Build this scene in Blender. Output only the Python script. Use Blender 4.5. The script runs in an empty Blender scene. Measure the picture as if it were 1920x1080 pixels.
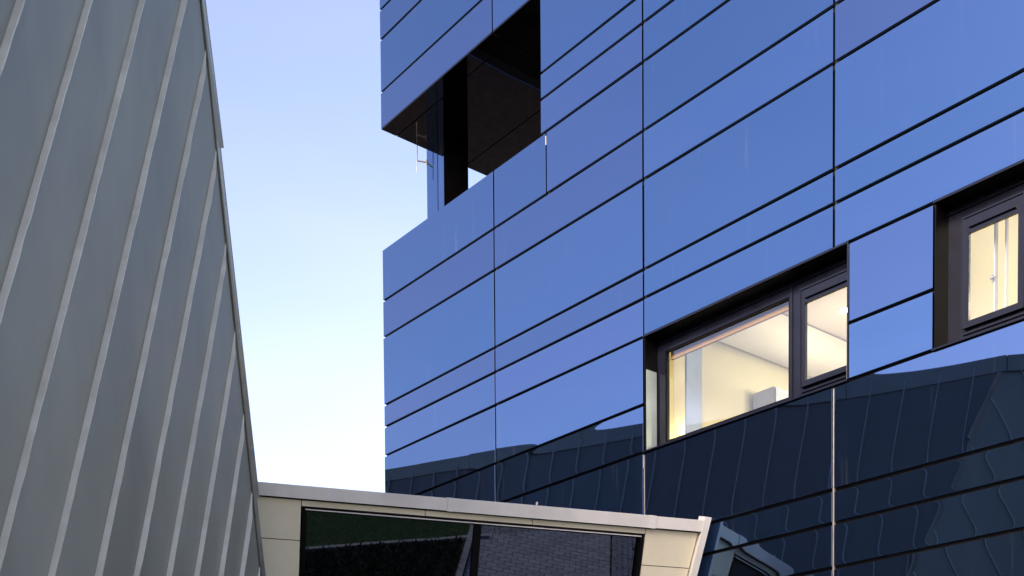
import bpy, math, random
import numpy as np
from mathutils import Vector, Matrix
random.seed(7)
rng = np.random.default_rng(7)
sc = bpy.context.scene
col = sc.collection

# ------------------------------------------------------------------ camera
EYE = 1.6                                   # eye height above the ground
cam_d = bpy.data.cameras.new('camera')
cam = bpy.data.objects.new('camera', cam_d); col.objects.link(cam)
pitch, roll = -0.0363522, -0.0076473        # a shift lens, tipped down by two degrees
cp, sp, cr, sr = math.cos(pitch), math.sin(pitch), math.cos(roll), math.sin(roll)
R1 = Matrix(((1, 0, 0), (0, cp, sp), (0, -sp, cp)))
R2 = Matrix(((cr, 0, sr), (0, 1, 0), (-sr, 0, cr)))
R = R2 @ R1                                 # rows: right, forward, up
M = Matrix((R[0], R[2], -R[1])).transposed().to_4x4()
M.translation = (0, 0, EYE)
cam.matrix_world = M
cam_d.sensor_width = 36
cam_d.lens = 36 * 2147.72 / 1920
cam_d.shift_x = (960 - 963.12) / 1920
cam_d.shift_y = (1613.61 - 540) / 1920
cam_d.clip_end = 5000
sc.camera = cam

# ------------------------------------------------------------------ sky, sun, exposure
SUN_EL, SUN_AZ = math.radians(23), math.radians(216)    # azimuth clockwise from +Y
w = bpy.data.worlds.new('World'); sc.world = w; w.use_nodes = True
nt = w.node_tree; nt.nodes.clear()
sky = nt.nodes.new('ShaderNodeTexSky'); sky.sky_type = 'NISHITA'; sky.sun_disc = False
sky.sun_elevation = SUN_EL; sky.sun_rotation = SUN_AZ
sky.air_density = 1.0; sky.dust_density = 1.0; sky.ozone_density = 2.0
bg = nt.nodes.new('ShaderNodeBackground'); bg.inputs[1].default_value = 0.15
wo = nt.nodes.new('ShaderNodeOutputWorld')
wb = nt.nodes.new('ShaderNodeVectorMath'); wb.operation = 'MULTIPLY'; wb.inputs[1].default_value = (1.03, .795, .76)   # white balance of the picture
nt.links.new(sky.outputs[0], wb.inputs[0]); # very thin high cloud, hardly seen, that gives the reflections their soft bands
tcs = nt.nodes.new('ShaderNodeTexCoord'); mps = nt.nodes.new('ShaderNodeMapping'); mps.inputs['Scale'].default_value = (1.2, 1.2, 4.5); mps.inputs['Rotation'].default_value = (.35, .25, 0)
nss = nt.nodes.new('ShaderNodeTexNoise'); nss.inputs['Scale'].default_value = 1.7; nss.inputs['Detail'].default_value = 4; nss.inputs['Distortion'].default_value = .6
mrs = nt.nodes.new('ShaderNodeMapRange'); mrs.inputs[1].default_value = .35; mrs.inputs[2].default_value = .70; mrs.inputs[3].default_value = 0; mrs.inputs[4].default_value = .42
cl = nt.nodes.new('ShaderNodeMix'); cl.data_type = 'RGBA'; clb = nt.nodes.new('ShaderNodeVectorMath'); clb.operation = 'MULTIPLY'; clb.inputs[1].default_value = (1.42, 1.18, 1.12); nt.links.new(wb.outputs[0], clb.inputs[0]); nt.links.new(clb.outputs[0], cl.inputs['B'])
for a_, b__ in ((tcs.outputs['Generated'], mps.inputs[0]), (mps.outputs[0], nss.inputs['Vector']), (nss.outputs['Fac'], mrs.inputs[0]),
                (mrs.outputs[0], cl.inputs['Factor']), (wb.outputs[0], cl.inputs['A']), (cl.outputs['Result'], bg.inputs[0])):
    nt.links.new(a_, b__)
nt.links.new(bg.outputs[0], wo.inputs[0])
sun_d = bpy.data.lights.new('sun', 'SUN'); sun_d.energy = 2.6; sun_d.angle = math.radians(35)
sun_d.color = (1, .86, .7)
sun = bpy.data.objects.new('sun', sun_d); col.objects.link(sun)
sv = Vector((math.sin(SUN_AZ) * math.cos(SUN_EL), math.cos(SUN_AZ) * math.cos(SUN_EL), math.sin(SUN_EL)))
sun.rotation_euler = sv.to_track_quat('Z', 'Y').to_euler()
sc.view_settings.view_transform = 'Standard'; sc.view_settings.look = 'None'
sc.view_settings.gamma = 1; sc.view_settings.use_curve_mapping = False
sc.view_settings.exposure = 1.82
sc.cycles.max_bounces = 10; sc.cycles.glossy_bounces = 6; sc.cycles.transmission_bounces = 6

# ------------------------------------------------------------------ helpers
def tag(o, label=None, cat=None, group=None, kind=None):
    if label: o['label'] = label
    if cat: o['category'] = cat
    if group: o['group'] = group
    if kind: o['kind'] = kind
    return o

def empty(name, loc=(0, 0, 0), rz=0, label=None, cat=None):
    o = bpy.data.objects.new(name, None); col.objects.link(o)
    o.location = loc; o.rotation_euler = (0, 0, rz); o.empty_display_size = .3
    return tag(o, label, cat)

class MB:
    """collects boxes, prisms and bars into one mesh"""
    def __init__(s): s.v = []; s.f = []
    def add(s, vs, fs):
        b = len(s.v); s.v += [tuple(q) for q in vs]; s.f += [tuple(i + b for i in f) for f in fs]; return s
    def box(s, a, b):
        x0, y0, z0 = [min(i, j) for i, j in zip(a, b)]; x1, y1, z1 = [max(i, j) for i, j in zip(a, b)]
        return s.add([(x0, y0, z0), (x1, y0, z0), (x1, y1, z0), (x0, y1, z0), (x0, y0, z1), (x1, y0, z1), (x1, y1, z1), (x0, y1, z1)],
                     [(0, 3, 2, 1), (4, 5, 6, 7), (0, 1, 5, 4), (1, 2, 6, 5), (2, 3, 7, 6), (3, 0, 4, 7)])
    def hexa(s, v8):
        return s.add(v8, [(0, 3, 2, 1), (4, 5, 6, 7), (0, 1, 5, 4), (1, 2, 6, 5), (2, 3, 7, 6), (3, 0, 4, 7)])
    def plate(s, w, h, t, c=.0015):
        """slab centred on the origin, front face towards -Y, chamfered rim"""
        a, b = w / 2, h / 2
        v = [(-a, t, -b), (a, t, -b), (a, t, b), (-a, t, b),
             (-a, c, -b), (a, c, -b), (a, c, b), (-a, c, b),
             (-a + c, 0, -b + c), (a - c, 0, -b + c), (a - c, 0, b - c), (-a + c, 0, b - c)]
        return s.add(v, [(0, 3, 2, 1), (0, 1, 5, 4), (1, 2, 6, 5), (2, 3, 7, 6), (3, 0, 4, 7),
                         (4, 5, 9, 8), (5, 6, 10, 9), (6, 7, 11, 10), (7, 4, 8, 11), (8, 9, 10, 11)])
    def poly(s, pts, nrm, t):
        """flat polygon extruded backwards by t along -nrm"""
        n = Vector(nrm).normalized() * t; P = [Vector(q) for q in pts]; k = len(P)
        a = sum(((P[i] - P[0]).cross(P[i + 1] - P[0]) for i in range(1, k - 1)), Vector())
        if a.dot(n) < 0: P = P[::-1]
        v = P + [q - n for q in P]
        return s.add(v, [tuple(range(k)), tuple(range(2 * k - 1, k - 1, -1))] +
                     [(i, i + k, (i + 1) % k + k, (i + 1) % k) for i in range(k)])
    def tube(s, a, b, r, n=10):
        a, b = Vector(a), Vector(b); d = (b - a).normalized()
        u = d.orthogonal().normalized(); w_ = d.cross(u)
        v = [p + (u * math.cos(2 * math.pi * i / n) + w_ * math.sin(2 * math.pi * i / n)) * r for p in (a, b) for i in range(n)]
        return s.add(v, [(i, (i + 1) % n, (i + 1) % n + n, i + n) for i in range(n)] + [tuple(range(n))[::-1], tuple(range(n, 2 * n))])
    def build(s, name, mat, parent=None, loc=None, rot=None, smooth=False):
        me = bpy.data.meshes.new(name); me.from_pydata(s.v, [], s.f); me.update()
        if smooth:
            for p_ in me.polygons: p_.use_smooth = True
        me.materials.append(mat)
        o = bpy.data.objects.new(name, me); col.objects.link(o)
        if parent: o.parent = parent
        if loc is not None: o.location = loc
        if rot is not None: o.rotation_euler = rot
        return o

# ------------------------------------------------------------------ materials
def mat(name, color=(.5, .5, .5), rough=.5, metal=0, spec=.5):
    m = bpy.data.materials.new(name); m.use_nodes = True
    b = m.node_tree.nodes['Principled BSDF']
    b.inputs['Base Color'].default_value = (*color, 1); b.inputs['Roughness'].default_value = rough
    b.inputs['Metallic'].default_value = metal; b.inputs['Specular IOR Level'].default_value = spec
    return m, m.node_tree, b
def N(nt, t, **kw):
    n = nt.nodes.new(t)
    for k, v in kw.items():
        if k in n.inputs: n.inputs[k].default_value = v
        else: setattr(n, k, v)
    return n
def vary(name, color, rough, metal=0, spec=.5, scale=3, amt=.15, bump=0, bscale=20, stretch=(1, 1, 1), per_obj=0.0, rvar=.08):
    """colour with slow mottling, roughness changes and fine relief"""
    m, t, b = mat(name, color, rough, metal, spec); L = t.links.new
    tc = N(t, 'ShaderNodeTexCoord'); mp = N(t, 'ShaderNodeMapping'); mp.inputs['Scale'].default_value = stretch
    L(tc.outputs['Object'], mp.inputs[0])
    n1 = N(t, 'ShaderNodeTexNoise', Scale=scale, Detail=6.0, Roughness=.6); L(mp.outputs[0], n1.inputs['Vector'])
    mr = N(t, 'ShaderNodeMapRange'); mr.inputs[1].default_value = .3; mr.inputs[2].default_value = .7
    mr.inputs[3].default_value = 1 - amt; mr.inputs[4].default_value = 1 + amt; L(n1.outputs['Fac'], mr.inputs[0])
    val = mr.outputs[0]
    if per_obj:
        oi = N(t, 'ShaderNodeObjectInfo'); m2 = N(t, 'ShaderNodeMapRange')
        m2.inputs[3].default_value = 1 - per_obj; m2.inputs[4].default_value = 1 + per_obj
        L(oi.outputs['Random'], m2.inputs[0]); mm = N(t, 'ShaderNodeMath', operation='MULTIPLY')
        L(val, mm.inputs[0]); L(m2.outputs[0], mm.inputs[1]); val = mm.outputs[0]
    vm = N(t, 'ShaderNodeVectorMath', operation='SCALE'); vm.inputs[0].default_value = color
    L(val, vm.inputs['Scale']); L(vm.outputs[0], b.inputs['Base Color'])
    r = N(t, 'ShaderNodeMapRange'); r.inputs[3].default_value = max(0, rough - rvar); r.inputs[4].default_value = rough + rvar
    L(n1.outputs['Fac'], r.inputs[0]); L(r.outputs[0], b.inputs['Roughness'])
    if bump:
        n2 = N(t, 'ShaderNodeTexNoise', Scale=bscale, Detail=4.0); L(mp.outputs[0], n2.inputs['Vector'])
        bp = N(t, 'ShaderNodeBump', Distance=bump, Strength=1.0); L(n2.outputs['Fac'], bp.inputs['Height'])
        L(bp.outputs[0], b.inputs['Normal'])
    return m

def glass_cladding(name, tint, wobble=.0011, edge=.0011, streaks=.035):
    """dark blue coated glass: mirror-like coating, slight roller-wave, rain streaks"""
    m, t, b = mat(name, tint, .012, 1.0); L = t.links.new
    tc = N(t, 'ShaderNodeTexCoord'); oi = N(t, 'ShaderNodeObjectInfo')
    off = N(t, 'ShaderNodeVectorMath', operation='SCALE'); off.inputs[0].default_value = (37, 11, 53)
    L(oi.outputs['Random'], off.inputs['Scale'])
    ad = N(t, 'ShaderNodeVectorMath', operation='ADD'); L(tc.outputs['Object'], ad.inputs[0]); L(off.outputs[0], ad.inputs[1])
    n1 = N(t, 'ShaderNodeTexNoise', Scale=.9, Detail=1.5, Roughness=.4); L(ad.outputs[0], n1.inputs['Vector'])
    # pillow at the panel edges
    sx = N(t, 'ShaderNodeSeparateXYZ'); L(tc.outputs['Generated'], sx.inputs[0])
    def pw(out):
        a = N(t, 'ShaderNodeMath', operation='MULTIPLY_ADD'); L(out, a.inputs[0]); a.inputs[1].default_value = 2; a.inputs[2].default_value = -1
        c = N(t, 'ShaderNodeMath', operation='ABSOLUTE'); L(a.outputs[0], c.inputs[0])
        d = N(t, 'ShaderNodeMath', operation='POWER'); L(c.outputs[0], d.inputs[0]); d.inputs[1].default_value = 7
        return d.outputs[0]
    sm = N(t, 'ShaderNodeMath', operation='ADD'); L(pw(sx.outputs[0]), sm.inputs[0]); L(pw(sx.outputs[2]), sm.inputs[1])
    b1 = N(t, 'ShaderNodeBump', Distance=wobble, Strength=1.0); L(n1.outputs['Fac'], b1.inputs['Height'])
    b2 = N(t, 'ShaderNodeBump', Distance=edge, Strength=.5); L(sm.outputs[0], b2.inputs['Height']); L(b1.outputs[0], b2.inputs['Normal'])
    L(b2.outputs[0], b.inputs['Normal'])
    # rain streaks and dust: a thin dull film
    mp = N(t, 'ShaderNodeMapping'); mp.inputs['Scale'].default_value = (11, 11, .45); L(ad.outputs[0], mp.inputs[0])
    n2 = N(t, 'ShaderNodeTexNoise', Scale=1.0, Detail=5.0, Roughness=.7); L(mp.outputs[0], n2.inputs['Vector'])
    n3 = N(t, 'ShaderNodeTexNoise', Scale=.8, Detail=3.0); L(ad.outputs[0], n3.inputs['Vector'])
    r2 = N(t, 'ShaderNodeMapRange'); r2.inputs[1].default_value = .60; r2.inputs[2].default_value = .82; r2.inputs[3].default_value = 0; r2.inputs[4].default_value = streaks * 3
    L(n2.outputs['Fac'], r2.inputs[0])
    r3 = N(t, 'ShaderNodeMapRange'); r3.inputs[1].default_value = .48; r3.inputs[2].default_value = .68; L(n3.outputs['Fac'], r3.inputs[0])
    mu = N(t, 'ShaderNodeMath', operation='MULTIPLY'); L(r2.outputs[0], mu.inputs[0]); L(r3.outputs[0], mu.inputs[1])
    c2 = N(t, 'ShaderNodeMix', data_type='RGBA'); c2.inputs['A'].default_value = (tint[0] * 1.09, tint[1] * .985, tint[2] * .99, 1); c2.inputs['B'].default_value = (tint[0] * .92, tint[1] * 1.02, tint[2] * 1.02, 1)
    wn = N(t, 'ShaderNodeTexWhiteNoise', noise_dimensions='1D'); L(oi.outputs['Random'], wn.inputs['W']); L(wn.outputs['Value'], c2.inputs['Factor'])
    sc_ = N(t, 'ShaderNodeMapRange'); sc_.inputs[3].default_value = .92; sc_.inputs[4].default_value = 1.06; L(oi.outputs['Random'], sc_.inputs[0])
    vs = N(t, 'ShaderNodeVectorMath', operation='SCALE'); L(c2.outputs['Result'], vs.inputs[0]); L(sc_.outputs[0], vs.inputs['Scale']); L(vs.outputs[0], b.inputs['Base Color'])
    ml = N(t, 'ShaderNodeMath', operation='ADD'); L(mu.outputs[0], ml.inputs[0]); ml.inputs[1].default_value = .004
    df = N(t, 'ShaderNodeBsdfDiffuse'); df.inputs[0].default_value = (.30, .33, .40, 1)
    mx = N(t, 'ShaderNodeMixShader'); L(ml.outputs[0], mx.inputs[0]); L(b.outputs[0], mx.inputs[1]); L(df.outputs[0], mx.inputs[2])
    L(mx.outputs[0], t.nodes['Material Output'].inputs[0])
    return m

GT = (.108, .180, .325)
m_glass = glass_cladding('blue_coated_glass', GT)
m_soffit = glass_cladding('black_glossy_soffit', (.045, .038, .045), wobble=.003, edge=.002, streaks=0)
m_black = vary('black_backing', (.006, .006, .007), .8, bump=0)
m_alu = vary('charcoal_aluminium_shaded', (.005, .006, .013), .22, .0, .3, scale=6, amt=.2)  # dark frames, set darker still: shade of the recess is in the colour
m_lining = vary('black_lining_metal', (.002, .002, .0025), .35, .0, .1, scale=2, amt=.3, bump=.001, bscale=3)
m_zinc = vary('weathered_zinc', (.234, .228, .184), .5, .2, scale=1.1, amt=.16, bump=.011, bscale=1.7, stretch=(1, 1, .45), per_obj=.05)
m_zinc_shade = vary('weathered_zinc_shaded', (.12, .12, .11), .55, .1, scale=1.1, amt=.10, bump=.006, bscale=1.7, stretch=(1, 1, .45), per_obj=.05)  # same zinc darkened for face B, its shade put into the colour
m_seam_shade = vary('zinc_seam_shaded', (.42, .41, .38), .5, .2, scale=5, amt=.12)  # darker seam copy to go with the painted shade of face B
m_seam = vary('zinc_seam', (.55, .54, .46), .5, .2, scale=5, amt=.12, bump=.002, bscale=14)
m_cap = vary('bronze_edge_trim', (.19, .18, .155), .5, .4, scale=4, amt=.3)
m_caplight = vary('pale_edge_trim', (.36, .34, .31), .5, .2, scale=4, amt=.2)
m_coping = vary('pale_grey_coping', (.67, .65, .60), .45, .15, scale=2.5, amt=.09, bump=.003, bscale=4)
m_beige = vary('beige_panel', (.64, .59, .43), .5, 0, scale=1.4, amt=.08, bump=.0008, bscale=30, per_obj=.03)
m_ground_dirt = vary('soil', (.05, .042, .035), .95, scale=4, amt=.4, bump=.02, bscale=12)
m_grass = vary('lawn', (.02, .065, .006), .9, scale=8, amt=.4, bump=.02, bscale=40)
m_blade = vary('grass_blade', (.03, .11, .008), .6, scale=3, amt=.4)
m_leaf = vary('ground_cover_leaf', (.018, .026, .012), .85, 0, .1, scale=6, amt=.5)
m_paver = vary('grey_concrete_paver', (.34, .34, .35), .85, scale=9, amt=.15, bump=.002, bscale=60, per_obj=.14)
m_paverbed = vary('paver_joint_sand', (.05, .048, .045), .95)
m_kerb = vary('concrete_kerb', (.38, .37, .35), .8, scale=6, amt=.12, bump=.001, bscale=40)
m_cream = vary('cream_wall_paint', (.82, .78, .60), .8, scale=1, amt=.02)
m_ceil = vary('ceiling_paint', (.62, .58, .60), .8, scale=1, amt=.02)
m_duct = vary('duct_cladding_white', (.68, .67, .70), .6, scale=1, amt=.02)
m_white = vary('white_lacquer', (.50, .54, .70), .5, scale=1, amt=.03)
m_blind = vary('ochre_blind_fabric', (.34, .19, .04), .8, scale=10, amt=.1)
m_reveal = vary('grey_green_reflection', (.30, .36, .35), .3, .2, scale=2, amt=.2, bump=.002, bscale=2)  # colour stands in for a reflection on the reveal
m_sky_board = vary('pale_blue_board', (.42, .52, .78), .6)
m_paleboard = vary('pale_board', (.50, .50, .50), .6)
m_gloss = vary('glossy_cream_board', (.80, .72, .38), .22, .35, scale=2, amt=.05, rvar=.03)
m_red = vary('red_brown_render', (.28, .08, .045), .7, scale=1.5, amt=.3)
m_floor = vary('room_floor', (.3, .25, .2), .6)
m_strip = vary('pale_joint_sealant', (.24, .235, .23), .6, scale=8, amt=.2)
m_steel = vary('brushed_steel', (.42, .44, .42), .5, 0, scale=10, amt=.1)

def clear_glass(name, refl=1.0, tint=(.93, .95, .96)):
    m = bpy.data.materials.new(name); m.use_nodes = True; t = m.node_tree; t.nodes.clear(); L = t.links.new
    tr = N(t, 'ShaderNodeBsdfTransparent'); tr.inputs[0].default_value = (*tint, 1)
    gl = N(t, 'ShaderNodeBsdfGlossy'); gl.inputs['Roughness'].default_value = .01; gl.inputs[0].default_value = (.8, .9, 1, 1)
    fr = N(t, 'ShaderNodeFresnel', IOR=1.5); mu = N(t, 'ShaderNodeMath', operation='MULTIPLY'); mu.inputs[1].default_value = refl
    ge = N(t, 'ShaderNodeNewGeometry'); iv = N(t, 'ShaderNodeMath', operation='SUBTRACT'); iv.inputs[0].default_value = 1.0
    L(ge.outputs['Backfacing'], iv.inputs[1]); m0 = N(t, 'ShaderNodeMath', operation='MULTIPLY'); L(fr.outputs[0], m0.inputs[0]); L(iv.outputs[0], m0.inputs[1])
    L(m0.outputs[0], mu.inputs[0]); mx = N(t, 'ShaderNodeMixShader'); L(mu.outputs[0], mx.inputs[0])
    L(tr.outputs[0], mx.inputs[1]); L(gl.outputs[0], mx.inputs[2])
    o = N(t, 'ShaderNodeOutputMaterial'); L(mx.outputs[0], o.inputs[0]); return m
m_pane = clear_glass('window_pane_glass', 2.6)
m_darkpane = glass_cladding('dark_tinted_window_glass', (.055, .068, .095), wobble=.0006, edge=.0, streaks=0)
def emis(name, c, s):
    m = bpy.data.materials.new(name); m.use_nodes = True; t = m.node_tree; t.nodes.clear()
    e = N(t, 'ShaderNodeEmission'); e.inputs[0].default_value = (*c, 1); e.inputs[1].default_value = s
    o = N(t, 'ShaderNodeOutputMaterial'); t.links.new(e.outputs[0], o.inputs[0]); return m
m_lamp = emis('downlight_glow', (1, .93, .75), 6)

# ------------------------------------------------------------------ ground
T = Vector((-.63027, .77637, 0)); NF = Vector((-.77637, -.63027, 0)); DF = 9.55     # facade run, facade outward normal, distance
def gpoly(name, pts, z, m, kind='structure', t=.0):
    mb = MB(); mb.add([(x, y, z) for x, y in pts], [tuple(range(len(pts)))])
    o = mb.build(name, m); o['kind'] = kind; return o
gpoly('ground', [(-900, -900), (900, -900), (900, 900), (-900, 900)], -.02, m_ground_dirt)
gpoly('lawn', [(-60, -60), (60, -60), (60, 2.30), (-60, 2.30)], -.008, m_grass)
gpoly('planting_bed', [(-2.2, 2.42), (8, 2.42), (6, 12), (-2.2, 12)], -.006, m_ground_dirt)
# the paved path along the foot of the glass building
def fl(u, d):                                # u along the facade, d out from it
    return NF * (d - DF) + T * u
pp = [fl(-14, .02), fl(9.5, .02), fl(9.5, 2.9), fl(-14, 2.9)]
path = gpoly('paved_path', [(q.x, q.y) for q in pp], .0, m_paverbed)
pav_me = {}
def paver_mesh(k):
    if k not in pav_me:
        mb = MB(); a, b, c = .114, .089, .006; h = .008 + .001 * k
        v = [(-a, -b, 0), (a, -b, 0), (a, b, 0), (-a, b, 0), (-a, -b, h), (a, -b, h), (a, b, h), (-a, b, h),
             (-a + c, -b + c, h + c), (a - c, -b + c, h + c), (a - c, b - c, h + c), (-a + c, b - c, h + c)]
        mb.add(v, [(0, 1, 5, 4), (1, 2, 6, 5), (2, 3, 7, 6), (3, 0, 4, 7), (4, 5, 9, 8), (5, 6, 10, 9), (6, 7, 11, 10), (7, 4, 8, 11), (8, 9, 10, 11)])
        me = bpy.data.meshes.new('paver'); me.from_pydata(mb.v, [], mb.f); me.materials.append(m_paver); pav_me[k] = me
    return pav_me[k]
ang = math.atan2(NF.y, NF.x)
seen, rest = [], []
for j in range(124):                         # courses run across the path
    u = -13.9 + j * .19
    row = [(.13 + .24 * i, 1) for i in range(12)] if j % 2 == 0 else [(.07, .5)] + [(.25 + .24 * i, 1) for i in range(11)] + [(2.83, .5)]
    for d, sx1 in row:
        q = fl(u, d); (seen if -4.5 < u < .6 else rest).append((q, rng.integers(0, 4), rng.normal() * .010, sx1))
random.shuffle(seen)
for q, k, a, sx1 in seen[:300]:
    o = bpy.data.objects.new('paver', paver_mesh(int(k))); col.objects.link(o); o.parent = path
    o.location = q; o.scale = (sx1, 1, 1); o.rotation_euler = (rng.normal() * .006, rng.normal() * .006, ang + a)
mb = MB()
for q, k, a, sx1 in seen[300:] + rest:
    me = paver_mesh(int(k)); c, s = math.cos(ang + a), math.sin(ang + a)
    mb.add([(q.x + c * v.co.x * sx1 - s * v.co.y, q.y + s * v.co.x * sx1 + c * v.co.y, v.co.z) for v in me.vertices], [tuple(p_.vertices) for p_ in me.polygons])
o = mb.build('pavers', m_paver, path); o['kind'] = 'stuff'
k = tag(empty('path_kerb', (0, 0, 0)), 'pale concrete kerb between the paved path and the planting bed', 'kerb')
mb = MB()
for i in range(-14, 10):
    a, b, c, d = fl(i + .006, 2.91), fl(i + .994, 2.91), fl(i + .994, 3.03), fl(i + .006, 3.03)
    z = .07
    mb2 = MB().hexa([(a.x, a.y, -.05), (b.x, b.y, -.05), (c.x, c.y, -.05), (d.x, d.y, -.05), (a.x, a.y, z), (b.x, b.y, z), (c.x, c.y, z), (d.x, d.y, z)])
    mb2.build('kerbstone', m_kerb, k)
k = tag(empty('lawn_kerb', (0, 0, 0)), 'straight low kerb along the edge of the lawn', 'kerb')
for i in range(-2, 7):
    MB().box((i + .005, 2.31, -.05), (i + .995, 2.41, .06)).build('kerbstone', m_kerb, k)
def tufts(name, n, x0, x1, y0, y1, h, wd, m, lean, keep=None):
    x = rng.uniform(x0, x1, n); y = rng.uniform(y0, y1, n)
    if keep is not None:
        ok = keep(x, y); x, y = x[ok], y[ok]; n = len(x)
    a = rng.uniform(0, 6.283, n); hh = h * rng.uniform(.4, 1.2, n); l = lean * rng.uniform(0, 1, n) * hh
    b = rng.uniform(0, 6.283, n); z0 = rng.uniform(0, .3, n) * hh
    v = np.empty((n, 3, 3))
    v[:, 0] = np.c_[x - np.cos(a) * wd, y - np.sin(a) * wd, z0]; v[:, 1] = np.c_[x + np.cos(a) * wd, y + np.sin(a) * wd, z0]
    v[:, 2] = np.c_[x + np.cos(b) * l, y + np.sin(b) * l, hh]
    me = bpy.data.meshes.new(name); me.from_pydata(v.reshape(-1, 3).tolist(), [], np.arange(3 * n).reshape(-1, 3).tolist())
    me.materials.append(m); o = bpy.data.objects.new(name, me); col.objects.link(o); return o
tag(tufts('grass', 60000, -1, 8.5, -3, 2.28, .05, .004, m_blade, .8), 'short green lawn reflected in the dark link window', 'grass', kind='stuff')
keep = lambda x, y: (DF + (-.77637 * x - .63027 * y) > 3.08)
tag(tufts('ground_cover', 26000, -1.6, 7.5, 2.45, 9.5, .16, .025, m_leaf, 1.4, keep), 'low dark ground cover in the bed below the link', 'plants', kind='stuff')

# ------------------------------------------------------------------ glass building
rz = math.atan2(-T.y, -T.x)
gb = empty('glass_clad_building', (-1.89543, 17.48692, 0), rz, 'tall building clad in mirror-like blue black glass panels with lit windows', 'building')
# local axes: x runs right along the facade, y goes into the building, z up; x = 0 is the left corner
base = [5.783, 6.322, 7.084, 7.514, 7.837]
rows = sorted(round(b_ + 3.058 * k_, 3) for k_ in range(-2, 3) for b_ in base if b_ + 3.058 * k_ > .1) + [round(5.783 + 3.058 * 3, 3)]
rows = [0.06] + [z for z in rows if z > .3]
TOP = rows[-1]
bays = [0, 2.692, 5.429, 7.988, 10.62, 13.3, 15.9, 18.5]
ZT0, ZT1 = 10.142, 11.899
W1 = (5.429, 8.152, 5.783, 7.084); W2 = (9.052, 11.75, 5.783, 7.084)
openings = [(0, 3.648, ZT0, ZT1), W1, W2]
G = .0135
cells = []
for z0, z1 in zip(rows[:-1], rows[1:]):
    ops = [o_ for o_ in openings if z0 > o_[2] - .01 and z1 < o_[3] + .01]
    br = set(bays)
    for o_ in ops:
        br = {b_ for b_ in br if b_ < o_[0] + .01 or b_ > o_[1] + .2}
        if o_[0] > 0: br.add(o_[0])
        br.add(o_[1])
    if abs(z1 - ZT0) < .01: br.add(3.754)
    br = sorted(br)
    # snap: drop breaks that coincide
    for a, b_ in zip(br[:-1], br[1:]):
        if b_ - a < .05: continue
        if any(a >= o_[0] - .01 and b_ <= o_[1] + .01 for o_ in ops): continue
        cells.append((a, b_, z0, z1))
for a, b_, z0, z1 in cells:
    g0 = 0 if a == 0 else G
    pw_, ph_ = b_ - a - g0 - G, z1 - z0 - .036
    cx, cz = (a + g0 + b_ - G) / 2, (z0 + z1) / 2
    MB().plate(pw_, ph_, .03).build('glass_panel', m_glass, gb, (cx, rng.normal() * .0006, cz),
        (rng.normal() * .0017, 0, rng.normal() * .0017))
# black backing behind the joints, open where the windows and the terrace are
mb = MB()
for a, b_, z0, z1 in cells:
    mb.box((a + (.03 if a == 0 else 0), .05, z0), (b_, .16, z1))
mb.build('backing_wall', m_black, gb)
# pale sealant beads that show in the lower vertical joints, and one clip
for x, z0, z1 in ((2.692, 4.2, 5.35), (5.429, 2.0, 5.70), (7.988, 1.0, 5.76), (8.140, 5.80, 6.27)):
    MB().box((x - .0065, .006, z0), (x + .0065, .03, z1)).build('sealant_strip', m_strip, gb)
MB().box((3.754 - .008, -.004, 9.98), (3.754 + .008, .02, 10.09)).build('fixing_clip', m_strip, gb)
MB().box((5.429 - .006, -.006, 5.60), (5.429 + .008, .02, 5.75)).build('fixing_clip', m_strip, gb)

# side, back and roof of the building
def side_panels(name, x, y0, y1, z0, z1, ny, nz, m, out):
    for i in range(ny):
        for j in range(nz):
            a, b_ = y0 + (y1 - y0) * i / ny, y0 + (y1 - y0) * (i + 1) / ny
            c, d = z0 + (z1 - z0) * j / nz, z0 + (z1 - z0) * (j + 1) / nz
            MB().box((x, a + G, c + G), (x + out, b_ - G, d - G)).build(name, m, gb)
side_panels('glass_panel', .0, .02, 9, .06, ZT0 - .0, 3, 8, m_glass, .03)
side_panels('glass_panel', .0, .02, 9, ZT1, TOP, 3, 3, m_glass, .03)
MB().box((.035, 0.162, 0), (.2, 9, ZT0 - .01)).box((.035, .162, ZT1 + .03), (.2, 9, TOP)).build('side_wall', m_black, gb)
MB().box((.035, 8.99, 0), (18.5, 9.2, TOP)).box((18.3, .17, 0), (18.5, 8.98, TOP - .01)).build('rear_wall', m_black, gb)
MB().box((.0, .0, TOP + .002), (18.5, 9.2, TOP + .12)).build('roof', m_lining, gb)

# corner terrace: slab, parapet core, soffit, inner wall, column
MB().box((.205, .17, 9.0), (3.9, 5.0, 9.15)).build('terrace_floor', m_black, gb)
MB().box((3.66, .165, 9.16), (3.80, 5.0, ZT1 + .02)).build('jamb_wall', m_lining, gb)
MB().box((.21, 4.6, 9.16), (3.65, 4.75, ZT1 + .02)).build('inner_wall', m_red, gb)
sx_ = [.0, 2.685, 3.66]
for a, b_ in zip(sx_[:-1], sx_[1:]):
    for c, d in ((.0, .27), (.27, 1.55), (1.55, 3.0), (3.0, 4.6)):
        g_ = .009
        MB().box((a + g_, c + (0.0 if c == 0 else g_), ZT1 - .004), (b_ - g_, d - g_, ZT1 + .012)).build('soffit_panel', m_soffit, gb)
MB().box((.03, .03, ZT1 + .013), (3.66, 4.6, ZT1 + .0285)).build('soffit_backing', m_black, gb)
cy0, cy1, cx1 = .825, 1.286, .445
colm = MB().box((.02, cy0 + .025, 9.16), (cx1 - .02, cy1 - .01, ZT1 - .006)).build('terrace_column', m_black, gb)
MB().box((.0, cy0, 9.16), (.279, cy0 + .02, ZT1 - .006)).build('cladding_strip', m_glass, colm)
MB().box((.297, cy0, 9.16), (cx1, cy0 + .02, ZT1 - .006)).build('cladding_strip', m_glass, colm)
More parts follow.
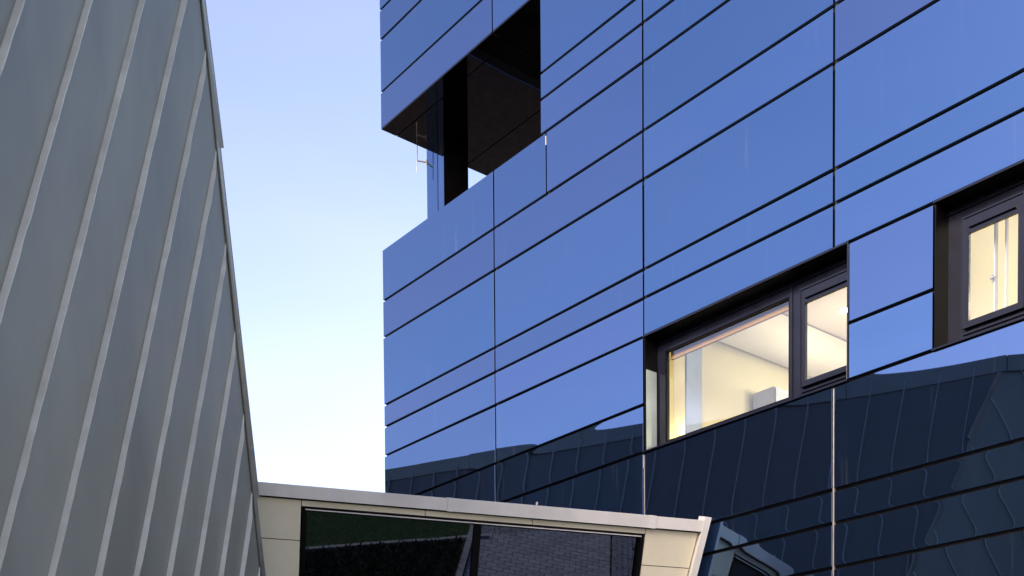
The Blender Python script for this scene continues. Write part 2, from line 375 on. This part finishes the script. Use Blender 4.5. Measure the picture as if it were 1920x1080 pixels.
MB().box((cx1 - .018, cy0 + .03, 9.16), (cx1, cy1, ZT1 - .006)).build('cladding_strip', m_lining, colm)  # near side made black: its dark reflection is painted in
MB().box((.0, cy0 + .03, 9.16), (.018, cy1, ZT1 - .006)).build('cladding_strip', m_glass, colm)

# windows: lining, frame, sash, pane, blind
def window(x0, x1, z0, z1, sash, fixed, right_sash=True):
    S = .22                                   # frame set back from the glass face
    t = .012
    # reveal lining
    MB().box((x0, .012, z1 - t), (x1, S + .08, z1)).box((x0, .012, z0), (x1, S + .08, z0 + t)) \
        .box((x0, .012, z0 + t), (x0 + t, S + .08, z1 - t)).box((x1 - t, .012, z0 + t), (x1, S + .08, z1 - t)).build('window_lining', m_lining, gb)
    # thin raised rim round the opening and sill drip
    MB().box((x0 - .008, -.012, z1 - .008), (x1 + .008, .011, z1 + .008)).box((x1 - .004, -.012, z0 - .004), (x1 + .010, .011, z1 - .009)) \
        .box((x0 - .006, -.03, z0 - .012), (x1 + .012, .011, z0 + .004)).build('opening_rim', m_alu, gb)
    a, b_ = x0 + t, x1 - t
    f = MB()
    f.box((a, S, z0 + t), (b_, S + .07, z0 + .125)); f.box((a, S, z1 - .148), (b_, S + .07, z1 - t))
    xs = sorted([sash[0], sash[1], fixed[0], fixed[1]])
    f.box((a, S + .001, z0 + .125), (xs[0], S + .069, z1 - .148)); f.box((xs[1], S + .001, z0 + .125), (xs[2], S + .069, z1 - .148))
    f.box((xs[3], S + .001, z0 + .125), (b_, S + .069, z1 - .148))
    # stepped profile in front
    f.box((a, S - .02, z0 + t), (b_, S, z0 + .06)).box((a, S - .02, z1 - .06), (b_, S, z1 - t))
    f.box((xs[1] + .028, S - .018, z0 + .06), (xs[1] + .046, S, z1 - .06))
    # stepped rails under and over the sash
    f.box((sash[0] - .012, S - .0, z0 + .125), (sash[1] + .012, S + .068, z0 + .20))
    f.box((sash[0] - .02, S - .026, z0 + .075), (sash[1] + .02, S - .0205, z0 + .092)).box((sash[0] - .02, S - .018, z0 + .128), (sash[1] + .02, S - .001, z0 + .142))
    fr = f.build('window', m_alu, gb)
    fa, fb = fixed
    MB().box((fa, S + .03, z0 + .125), (fb, S + .036, z1 - .148)).build('pane', m_pane, fr)
    # glazing bead of the fixed light
    g = MB(); q = .016
    for A, B in (((fa, z0 + .125), (fa + q, z1 - .148)), ((fb - q, z0 + .125), (fb, z1 - .148)), ((fa + q, z0 + .125), (fb - q, z0 + .125 + q)), ((fa + q, z1 - .148 - q), (fb - q, z1 - .148))):
        g.box((A[0], S + .008, A[1]), (B[0], S + .029, B[1]))
    g.build('glazing_bead', m_lining, fr)
    # opening sash, proud of the frame
    sa, sb = sash; so = S - .03; e = .055; zb, zt = z0 + .180, z1 - .150; et = .147
    s_ = MB()
    s_.box((sa - .01, so, zb), (sb + .01, S - .001, zb + e)).box((sa - .01, so, zt - et), (sb + .01, S - .001, zt))
    s_.box((sa - .01, so, zb + e), (sa - .01 + e, S - .001, zt - et)).box((sb + .01 - e, so, zb + e), (sb + .01, S - .001, zt - et))
    # raised lip
    s_.box((sa - .016, so - .012, zb - .006), (sb + .016, so, zb + .008)).box((sa - .016, so - .012, zt - .008), (sb + .016, so, zt + .006))
    s_.box((sa - .016, so - .012, zb + .008), (sa - .004, so, zt - .008)).box((sb + .004, so - .012, zb + .008), (sb + .016, so, zt - .008))
    sh = s_.build('sash', m_alu, fr)
    MB().box((sa + .045, S - .012, zb + e), (sb - .045, S - .006, zt - e)).build('pane', m_pane, fr)
    MB().box((sa + .05, so - .024, zt - .105), (sb - .06, so - .001, zt - .078)).build('vent_bar', m_alu, fr)
    MB().box((fa, S + .09, z1 - .225), (fb, S + .12, z1 - .10)).build('blind', m_blind, fr)
    return fr
window(*W1, sash=(7.47, 8.09), fixed=(5.56, 7.297))
window(*W2, sash=(9.235, 9.775), fixed=(9.86, 11.62))
# rooms behind the windows
def room(x0, x1, y0, y1, z0, z1, wz0, wz1, wx0, wx1):
    MB().box((x0, y0 + .02, z1), (x1, y1, z1 + .1)).build('ceiling', m_ceil, gb)
    MB().box((x0, y0 + .02, z0 - .1), (x1, y1, z0)).build('room_floor', m_floor, gb)
    MB().box((x0 - .1, y0, z0), (x0, y1, z1)).box((x1, y0, z0), (x1 + .1, y1, z1)).box((x0, y1, z0), (x1, y1 + .1, z1)).build('room_wall', m_cream, gb)
    MB().box((x0, y0, z0), (x1, y0 + .08, wz0)).box((x0, y0, wz1), (x1, y0 + .08, z1)) \
        .box((x0, y0, wz0), (wx0, y0 + .08, wz1)).box((wx1, y0, wz0), (x1, y0 + .08, wz1)).build('room_wall', m_cream, gb)
ZC = 7.6
MB().box((W1[0] + .0125, .03, 5.80), (W1[0] + .018, .195, 6.72)).build('reveal_reflection', m_reveal, gb)  # pale sheet painted in place of a reflection on the left reveal
room(5.33, 8.75, .305, 5.2, 4.9, ZC, W1[2] - .0, W1[3], W1[0] + .02, W1[1])
room(8.95, 12.4, .305, 5.2, 4.9, ZC, W2[2], W2[3], W2[0] + .02, W2[1])
# round-shouldered duct under the ceiling
mb = MB(); n = 16; cx_, cz_, r_ = 5.70, ZC - .02, .42
pr = [(cx_ + r_ * .85 * math.cos(math.pi + math.pi * i / n), cz_ + r_ * .75 * math.sin(math.pi + math.pi * i / n)) for i in range(n + 1)]
v = [(x, y, z) for y in (.5, 5.19) for x, z in pr]
mb.add(v, [(i, i + 1, i + n + 2, i + n + 1) for i in range(n)] + [tuple(range(n + 1)), tuple(range(2 * n + 1, n, -1))])
mb.build('air_duct', m_duct, gb, smooth=True)
MB().box((5.331, .80, 4.9), (5.36, 1.07, ZC - .35)).build('wall_board', m_sky_board, gb)
MB().box((7.43, 1.5, 5.9), (7.50, 1.62, 6.9)).build('wall_board', m_sky_board, gb)
# recessed downlights
def lamp(x, y, z, power, colr=(1, .84, .52), rad=.07):
    f = MB(); n = 20
    for i in range(n):
        a0, a1 = 2 * math.pi * i / n, 2 * math.pi * (i + 1) / n
        q = lambda a, r, zz: (x + r * math.cos(a), y + r * math.sin(a), zz)
        f.add([q(a0, rad, z - .004), q(a1, rad, z - .004), q(a1, rad + .02, z - .012), q(a0, rad + .02, z - .012)], [(0, 1, 2, 3)])
    d = f.build('downlight', m_white, gb)
    mb = MB(); mb.add([(x + rad * math.cos(2 * math.pi * i / n), y + rad * math.sin(2 * math.pi * i / n), z - .006) for i in range(n)], [tuple(range(n))[::-1]])
    mb.build('diffuser', m_lamp, d)
    l = bpy.data.lights.new('downlight_bulb', 'POINT'); l.energy = power; l.color = colr; l.shadow_soft_size = .1
    o = bpy.data.objects.new('downlight_bulb', l); col.objects.link(o); o.parent = gb; o.location = (x, y, z - .8)
for x, y in ((6.57, 2.25), (7.8, 2.25), (6.57, 4.0), (7.8, 4.0), (10.2, 1.6), (11.5, 1.6), (10.2, 3.6), (11.5, 3.6)):
    lamp(x, y, ZC, 8.5)

MB().box((9.39, .42, 4.95), (9.402, .47, 7.4)).box((9.45, .50, 4.95), (9.462, .54, 7.4)).build('curtain_rail_post', m_paleboard, gb)
MB().box((5.331, .50, 4.9), (5.345, .79, ZC - .1)).build('wall_board', m_gloss, gb)
MB().box((9.38, .40, 6.38), (9.392, .42, 6.44)).box((9.37, .385, 6.405), (9.42, .40, 6.417)).build('window_handle', m_strip, gb)
# cabinet standing against the left wall of the lit room
cab = empty('tall_cabinet', (0, 0, 0), 0, 'tall white cabinet seen through the bottom of the large lit window', 'cabinet')
cab.matrix_world = Matrix.Translation(gb.location) @ Matrix.Rotation(rz, 4, 'Z') @ Matrix.Translation((5.55, 2.3, 4.9))
MB().box((-.18, -.29, .08), (.155, .29, 2.01)).build('carcass', m_white, cab)
MB().box((.158, -.285, .1), (.176, -.004, 1.99)).build('door', m_white, cab)
MB().box((.158, .004, .1), (.176, .285, 1.99)).build('door', m_white, cab)
MB().box((-.16, -.26, 0), (.13, .26, .08)).build('plinth', m_alu, cab)

# slim steel rod on a bracket beside the terrace column
rod = empty('steel_rod_fixture', (0, 0, 0), 0, 'slim vertical steel rod on a short bracket beside the terrace column', 'bracket')
rod.matrix_world = Matrix.Translation(gb.location) @ Matrix.Rotation(rz, 4, 'Z') @ Matrix.Translation((0, cy0, 11.7))
MB().tube((-.045, -.15, -.185), (-.035, -.15, .56), .007).build('rod', m_steel, rod)
MB().tube((-.044, -.15, .0), (.0, -.004, .005), .012).build('bracket_arm', m_steel, rod)
MB().box((-.010, -.012, -.03), (.010, .0, .05)).build('wall_plate', m_steel, rod)

# ------------------------------------------------------------------ zinc building
E3 = Vector((0, 0, EYE))
nA = Vector((.9994122, -.03265351, -.01044021)); dA = -2.61976940
sA = Vector((.02402322, .44981694, .89279763)); wA = nA.cross(sA).normalized()
F0 = Vector((-2.26127, 10.06037, 3.0)); fd = Vector((-.00343758, -.39845967, .91717941))
Foot = F0 + fd * ((-EYE - F0.z) / fd.z); ROOFZ = 6.30
Fold_top = F0 + fd * ((ROOFZ - F0.z) / fd.z)
zb = empty('zinc_clad_building', Foot + E3, 0, 'sculptural building clad in grey standing seam zinc, leaning out on the left', 'building')
O = Foot
hB = Vector((-.3, 1, 0)); nB = hB.cross(fd).normalized()
if nB.x < 0: nB = -nB
dB = nB.dot(F0)
sB = Vector((-.085, -.17, 1)); sB = (sB - nB * sB.dot(nB)).normalized(); wB = nB.cross(sB).normalized()

def clip(poly, a, c, keep_less):
    out = []
    for i in range(len(poly)):
        p_, q_ = poly[i], poly[(i + 1) % len(poly)]
        fp, fq = (p_[a] - c), (q_[a] - c)
        if not keep_less: fp, fq = -fp, -fq
        if fp <= 0: out.append(p_)
        if fp * fq < 0:
            k_ = fp / (fp - fq); out.append((p_[0] + (q_[0] - p_[0]) * k_, p_[1] + (q_[1] - p_[1]) * k_))
    return out
def clad(nn, dd, ss, ww, region, w0, pitch, side, ms, mr):
    """sheets between parallel seams over a flat polygon; seam ribs on the lines"""
    ctr = nn * dd
    P2 = [((q - ctr).dot(ww), (q - ctr).dot(ss)) for q in region]
    lo, hi = min(q[0] for q in P2), max(q[0] for q in P2)
    k0 = math.floor((lo - w0) / pitch); k1 = math.ceil((hi - w0) / pitch)
    for k_ in range(k0, k1):
        a, b_ = w0 + k_ * pitch, w0 + (k_ + 1) * pitch
        pl = clip(clip(P2, 0, a, False), 0, b_, True)
        if len(pl) >= 3:
            off = .001 * (k_ % 3)
            pts = [ctr + ww * x + ss * y + nn * off - O for x, y in pl]
            MB().poly(pts, nn, .02).build('zinc_sheet', ms, zb)
        # rib at line a
        ys = []
        for i in range(len(P2)):
            p_, q_ = P2[i], P2[(i + 1) % len(P2)]
            if (p_[0] - a) * (q_[0] - a) < 0:
                ys.append(p_[1] + (q_[1] - p_[1]) * (a - p_[0]) / (q_[0] - p_[0]))
        if len(ys) == 2:
            y0, y1 = sorted(ys); L_ = y1 - y0
            if L_ < .15: continue
            m_ = max(4, int(L_ / .07)); v = []
            wob = rng.normal(size=m_ + 1); wob = np.convolve(wob, [.25, .5, .25], 'same')
            wob2 = np.convolve(rng.normal(size=m_ + 1), [.2, .6, .2], 'same')
            for i in range(m_ + 1):
                y = y0 + L_ * i / m_; tp = min(1, (y1 - y) / .30) if side else 1
                h_ = (.035 + .0026 * wob[i]) * max(tp, .06); sh = .0015 * wob2[i]
                for dx, dz in ((-.009, 0.0), (-.004 + sh, h_), (.005 + sh, h_), (.009, 0.0)):
                    v.append(ctr + ww * (a + dx) + ss * y + nn * (dz + .001) - O)
            f = []
            for i in range(m_):
                for j in range(3):
                    f.append((i * 4 + j, i * 4 + j + 1, (i + 1) * 4 + j + 1, (i + 1) * 4 + j))
            f += [(0, 1, 2, 3), tuple(range(m_ * 4 + 3, m_ * 4 - 1, -1))]
            MB().add(v, f).build('standing_seam', mr, zb)
def onA(y, z):                                # point of plane A at given y and z
    return Vector(((dA - nA.y * y - nA.z * z) / nA.x, y, z))
def onB(y, z):
    return Vector(((dB - nB.y * y - nB.z * z) / nB.x, y, z))
YL, YB = -2.0, 23.0
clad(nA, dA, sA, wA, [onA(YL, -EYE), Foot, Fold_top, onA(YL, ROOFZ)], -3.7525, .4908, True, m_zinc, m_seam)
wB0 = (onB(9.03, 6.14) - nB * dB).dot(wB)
clad(nB, dB, sB, wB, [Foot, onB(YB, -EYE), onB(YB, ROOFZ), Fold_top], wB0, .462, False, m_zinc_shade, m_seam_shade)
# coping along the roof edge of both faces
def coping(a, b_, nn, seglen):
    L_ = (b_ - a).length; n_ = max(1, round(L_ / seglen)); d_ = (b_ - a) / n_
    for i in range(n_):
        p_, q_ = a + d_ * i, a + d_ * (i + 1) - d_.normalized() * .006
        h = Vector((0, 0, 1)); o_ = nn * (.045 + .004 * (i % 2)); dn = Vector((0, 0, -.20))
        P = [p_ - nn * .3, q_ - nn * .3, q_ + o_, p_ + o_]
        v8 = [x + dn - O for x in P] + [x + Vector((0, 0, .012 * (i % 2) + .01)) - O for x in P]
        MB().hexa(v8).build('roof_coping', m_zinc, zb)
coping(Fold_top, onA(YL, ROOFZ), nA, 2.1)
coping(Fold_top, onB(YB, ROOFZ), nB, 2.1)
# trim over the leaning corner: overlapping lengths that flare a little at their lower ends
def onfold(z): return F0 + fd * ((z - F0.z) / fd.z)
out = (nA + Vector((0, 1, 0)) * .0).normalized()
joints = [-EYE, .9, 2.875, 5.28, ROOFZ - .2]
side_v = Vector((0, .9172, .3985)).normalized()   # in plane A, square to the corner, pointing away
for a, b_ in zip(joints[:-1], joints[1:]):
    lo_, hi_ = onfold(a - .05), onfold(b_)
    def ring(P, g, wdt):
        return [P - side_v * wdt + nA * .004 - O, P + side_v * g - O + nA * .004, P + side_v * g + nA * (.012 + g) - O, P - side_v * wdt + nA * (.016) - O]
    A_, B_ = ring(lo_, .036, .018), ring(hi_, .018, .022)
    MB().hexa(A_ + B_).build('corner_trim', m_cap, zb)
    C_ = [P + side_v * g + nA * k_ - O for P, g, k_ in ((lo_, .038, .0), (lo_, .056, .0), (lo_, .056, .05), (lo_, .038, .052))]
    D_ = [P + side_v * g + nA * k_ - O for P, g, k_ in ((hi_, .020, .0), (hi_, .027, .0), (hi_, .027, .030), (hi_, .020, .034))]
    MB().hexa(C_ + D_).build('corner_lip', m_caplight, zb)
# hidden body
RB = [Fold_top - nA * .05, onA(YL, ROOFZ), Vector((-14, YL, ROOFZ)), Vector((-14, YB, ROOFZ)), onB(YB, ROOFZ)]
MB().poly([q - O + Vector((0, 0, -.03)) for q in RB], (0, 0, 1), .1).build('roof', m_zinc, zb)
MB().poly([q - O for q in (onA(YL, -EYE), onA(YL, ROOFZ - .15), Vector((-14, YL, ROOFZ - .15)), Vector((-14, YL, -EYE)))], (0, -1, 0), .1).build('end_wall', m_zinc, zb)
MB().poly([q - O for q in (onB(YB, -EYE), onB(YB, ROOFZ - .15), Vector((-14, YB, ROOFZ - .15)), Vector((-14, YB, -EYE)))], (0, 1, 0), .1).build('end_wall', m_zinc, zb)
MB().poly([q - O for q in (Vector((-14, YL, -EYE)), Vector((-14, YL, ROOFZ - .15)), Vector((-14, YB, ROOFZ - .15)), Vector((-14, YB, -EYE)))], (-1, 0, 0), .1).build('end_wall', m_zinc, zb)

# ------------------------------------------------------------------ entrance link between the two
az = math.radians(19); ln = math.radians(18)
lk = empty('glazed_link', (0, 0, 0), az, 'low beige panelled link with a wide dark window between the zinc and glass buildings', 'building')
Y0, ZL = 11.073, 4.775
sl, cl = math.sin(ln), math.cos(ln)
XR = 6.068
def LP(X, q, o):                              # X along the front, q down the slope, o outwards
    return (X, Y0 + q * sl - o * cl, ZL - q * cl - o * sl)
def slab(x0, x1, q0, q1, o0, o1, name, m, parent=lk, xr0=None, xr1=None):
    a, b_, c, d = x0, x1, (xr0 if xr0 is not None else x1), (xr1 if xr1 is not None else x1)
    v = [LP(x0, q1, o1), LP(d, q1, o1), LP(d, q1, o0), LP(x0, q1, o0), LP(x0, q0, o1), LP(c, q0, o1), LP(c, q0, o0), LP(x0, q0, o0)]
    return MB().hexa(v).build(name, m, parent)
XL = 1.12
SLP = (6.068435 - 5.998) / .571               # measured lean of the cut end (X lost per metre down)
def xe(q): return XR - .1 - SLP * q
# coping lengths, lapped
cj = [XL, 3.17, 5.39, None]
for i in range(3):
    a = cj[i]; b_ = cj[i + 1]
    o1 = .045 + .004 * (i % 2); dq = .004 * (i % 2)
    if b_: slab(a, b_ + .0, -.012 - dq, .105 + dq, -.02, o1, 'coping', m_coping)
    else: slab(a, 0, -.012 - dq, .105 + dq, -.02, o1, 'coping', m_coping, xr0=xe(0) + .01, xr1=xe(.1) + .01)
for x in (3.17, 5.39):
    slab(x - .03, x + .03, -.018, .111, -.02, .052, 'coping_clip', m_coping)
# dark shadow gap and fascia strips below
slab(XL, xe(.1), .106, .122, -.03, -.012, 'shadow_gap', m_black)
g_ = .004
def panel(x0, x1, q0, q1, slant=False):
    if slant: slab(x0 + g_, 0, q0 + g_, q1 - g_, -.02, 0, 'beige_panel', m_beige, xr0=xe(q0) - g_, xr1=xe(q1) - g_)
    else: slab(x0 + g_, x1 - g_, q0 + g_, q1 - g_, -.02, 0, 'beige_panel', m_beige)
for a, b_ in ((1.71, 2.93), (2.93, 4.06), (4.06, 5.335)): panel(a, b_, .118, .178)
qs = [.118, .497, 1.27, 2.05, 2.83, 3.6, 4.3, 5.0]
for a, b_ in zip(qs[:-1], qs[1:]):
    panel(XL, 1.71, a, b_); panel(5.335, 0, a, b_, True)
for a, b_ in ((1.71, 2.93), (2.93, 4.06), (4.06, 5.335)):
    panel(a, b_, 3.63, 4.3); panel(a, b_, 4.3, 5.0)
slab(XL, 1.705, .11, 5.0, -.12, -.024, 'backing_wall', m_black)
slab(5.34, 0, .11, 5.0, -.12, -.024, 'backing_wall', m_black, xr0=xe(.11) - .02, xr1=xe(5.0) - .02)
slab(1.705, 5.34, .11, .18, -.12, -.024, 'backing_wall', m_black)
slab(1.705, 5.34, 3.62, 5.0, -.12, -.024, 'backing_wall', m_black)
# slanted verge trim at the end next to the glass building
v = []
for q in (5.02, -.05):
    x0, x1 = xe(q) + .012, XR - .012 - SLP * q
    v += [LP(x0, q, .052), LP(x1, q, .052), LP(x1, q, -.1), LP(x0, q, -.1)]
MB().hexa(v).build('verge_trim', m_coping, lk)
# window: frame, two panes, mullion
wf = MB()
def wslab(mb, x0, x1, q0, q1, o0, o1):
    mb.hexa([LP(x0, q1, o1), LP(x1, q1, o1), LP(x1, q1, o0), LP(x0, q1, o0), LP(x0, q0, o1), LP(x1, q0, o1), LP(x1, q0, o0), LP(x0, q0, o0)])
wx0, wx1, wq0, wq1 = 1.72, 5.325, .186, 3.60
wslab(wf, wx0, wx1, wq0, wq0 + .035, -.11, -.012); wslab(wf, wx0, wx1, wq1 - .06, wq1, -.11, -.012)
wslab(wf, wx0, wx0 + .045, wq0 + .035, wq1 - .06, -.11, .004); wslab(wf, wx1 - .045, wx1, wq0 + .035, wq1 - .06, -.11, .004)
fr = wf.build('window', m_lining, lk)
MBm = MB(); wslab(MBm, 3.455, 3.53, wq0 + .035, wq1 - .06, -.11, -.028); MBm.build('mullion', m_lining, fr)
for a, b_ in ((wx0 + .045, 3.455), (3.53, wx1 - .045)):
    q_ = MB(); wslab(q_, a, b_, wq0 + .035, wq1 - .06, -.06, -.05); q_.build('pane', m_darkpane, fr)
for a, b_ in ((wx0 + .03, 3.40), (3.405, wx1 - .03)):
    q_ = MB(); wslab(q_, a, b_, wq0 + .012, wq0 + .022, -.012, .002); q_.build('head_bead', m_coping, fr)
# flat roof and dark interior
def XB(Y, q=0): return XR - .02 - .365 * (Y - Y0) - .1
v = [(XL, Y0 + .02, ZL - .02), (XB(Y0), Y0 + .02, ZL - .02), (XB(Y0 + 2.6), Y0 + 2.6, ZL - .02), (XL - 1.6, Y0 + 2.6, ZL - .02)]
MB().poly(v, (0, 0, 1), .09).build('roof', m_lining, lk)
v = [(XL - 1.6, Y0 + 2.6, 0), (XB(Y0 + 2.6), Y0 + 2.6, 0), (XB(Y0 + 2.6), Y0 + 2.6, ZL - .12), (XL - 1.6, Y0 + 2.6, ZL - .12)]
MB().poly(v, (0, 1, 0), .1).build('rear_wall', m_beige, lk)

slab(4.085, 4.10, -.05, -.02, -.02, -.005, 'fixing_pin', m_coping)
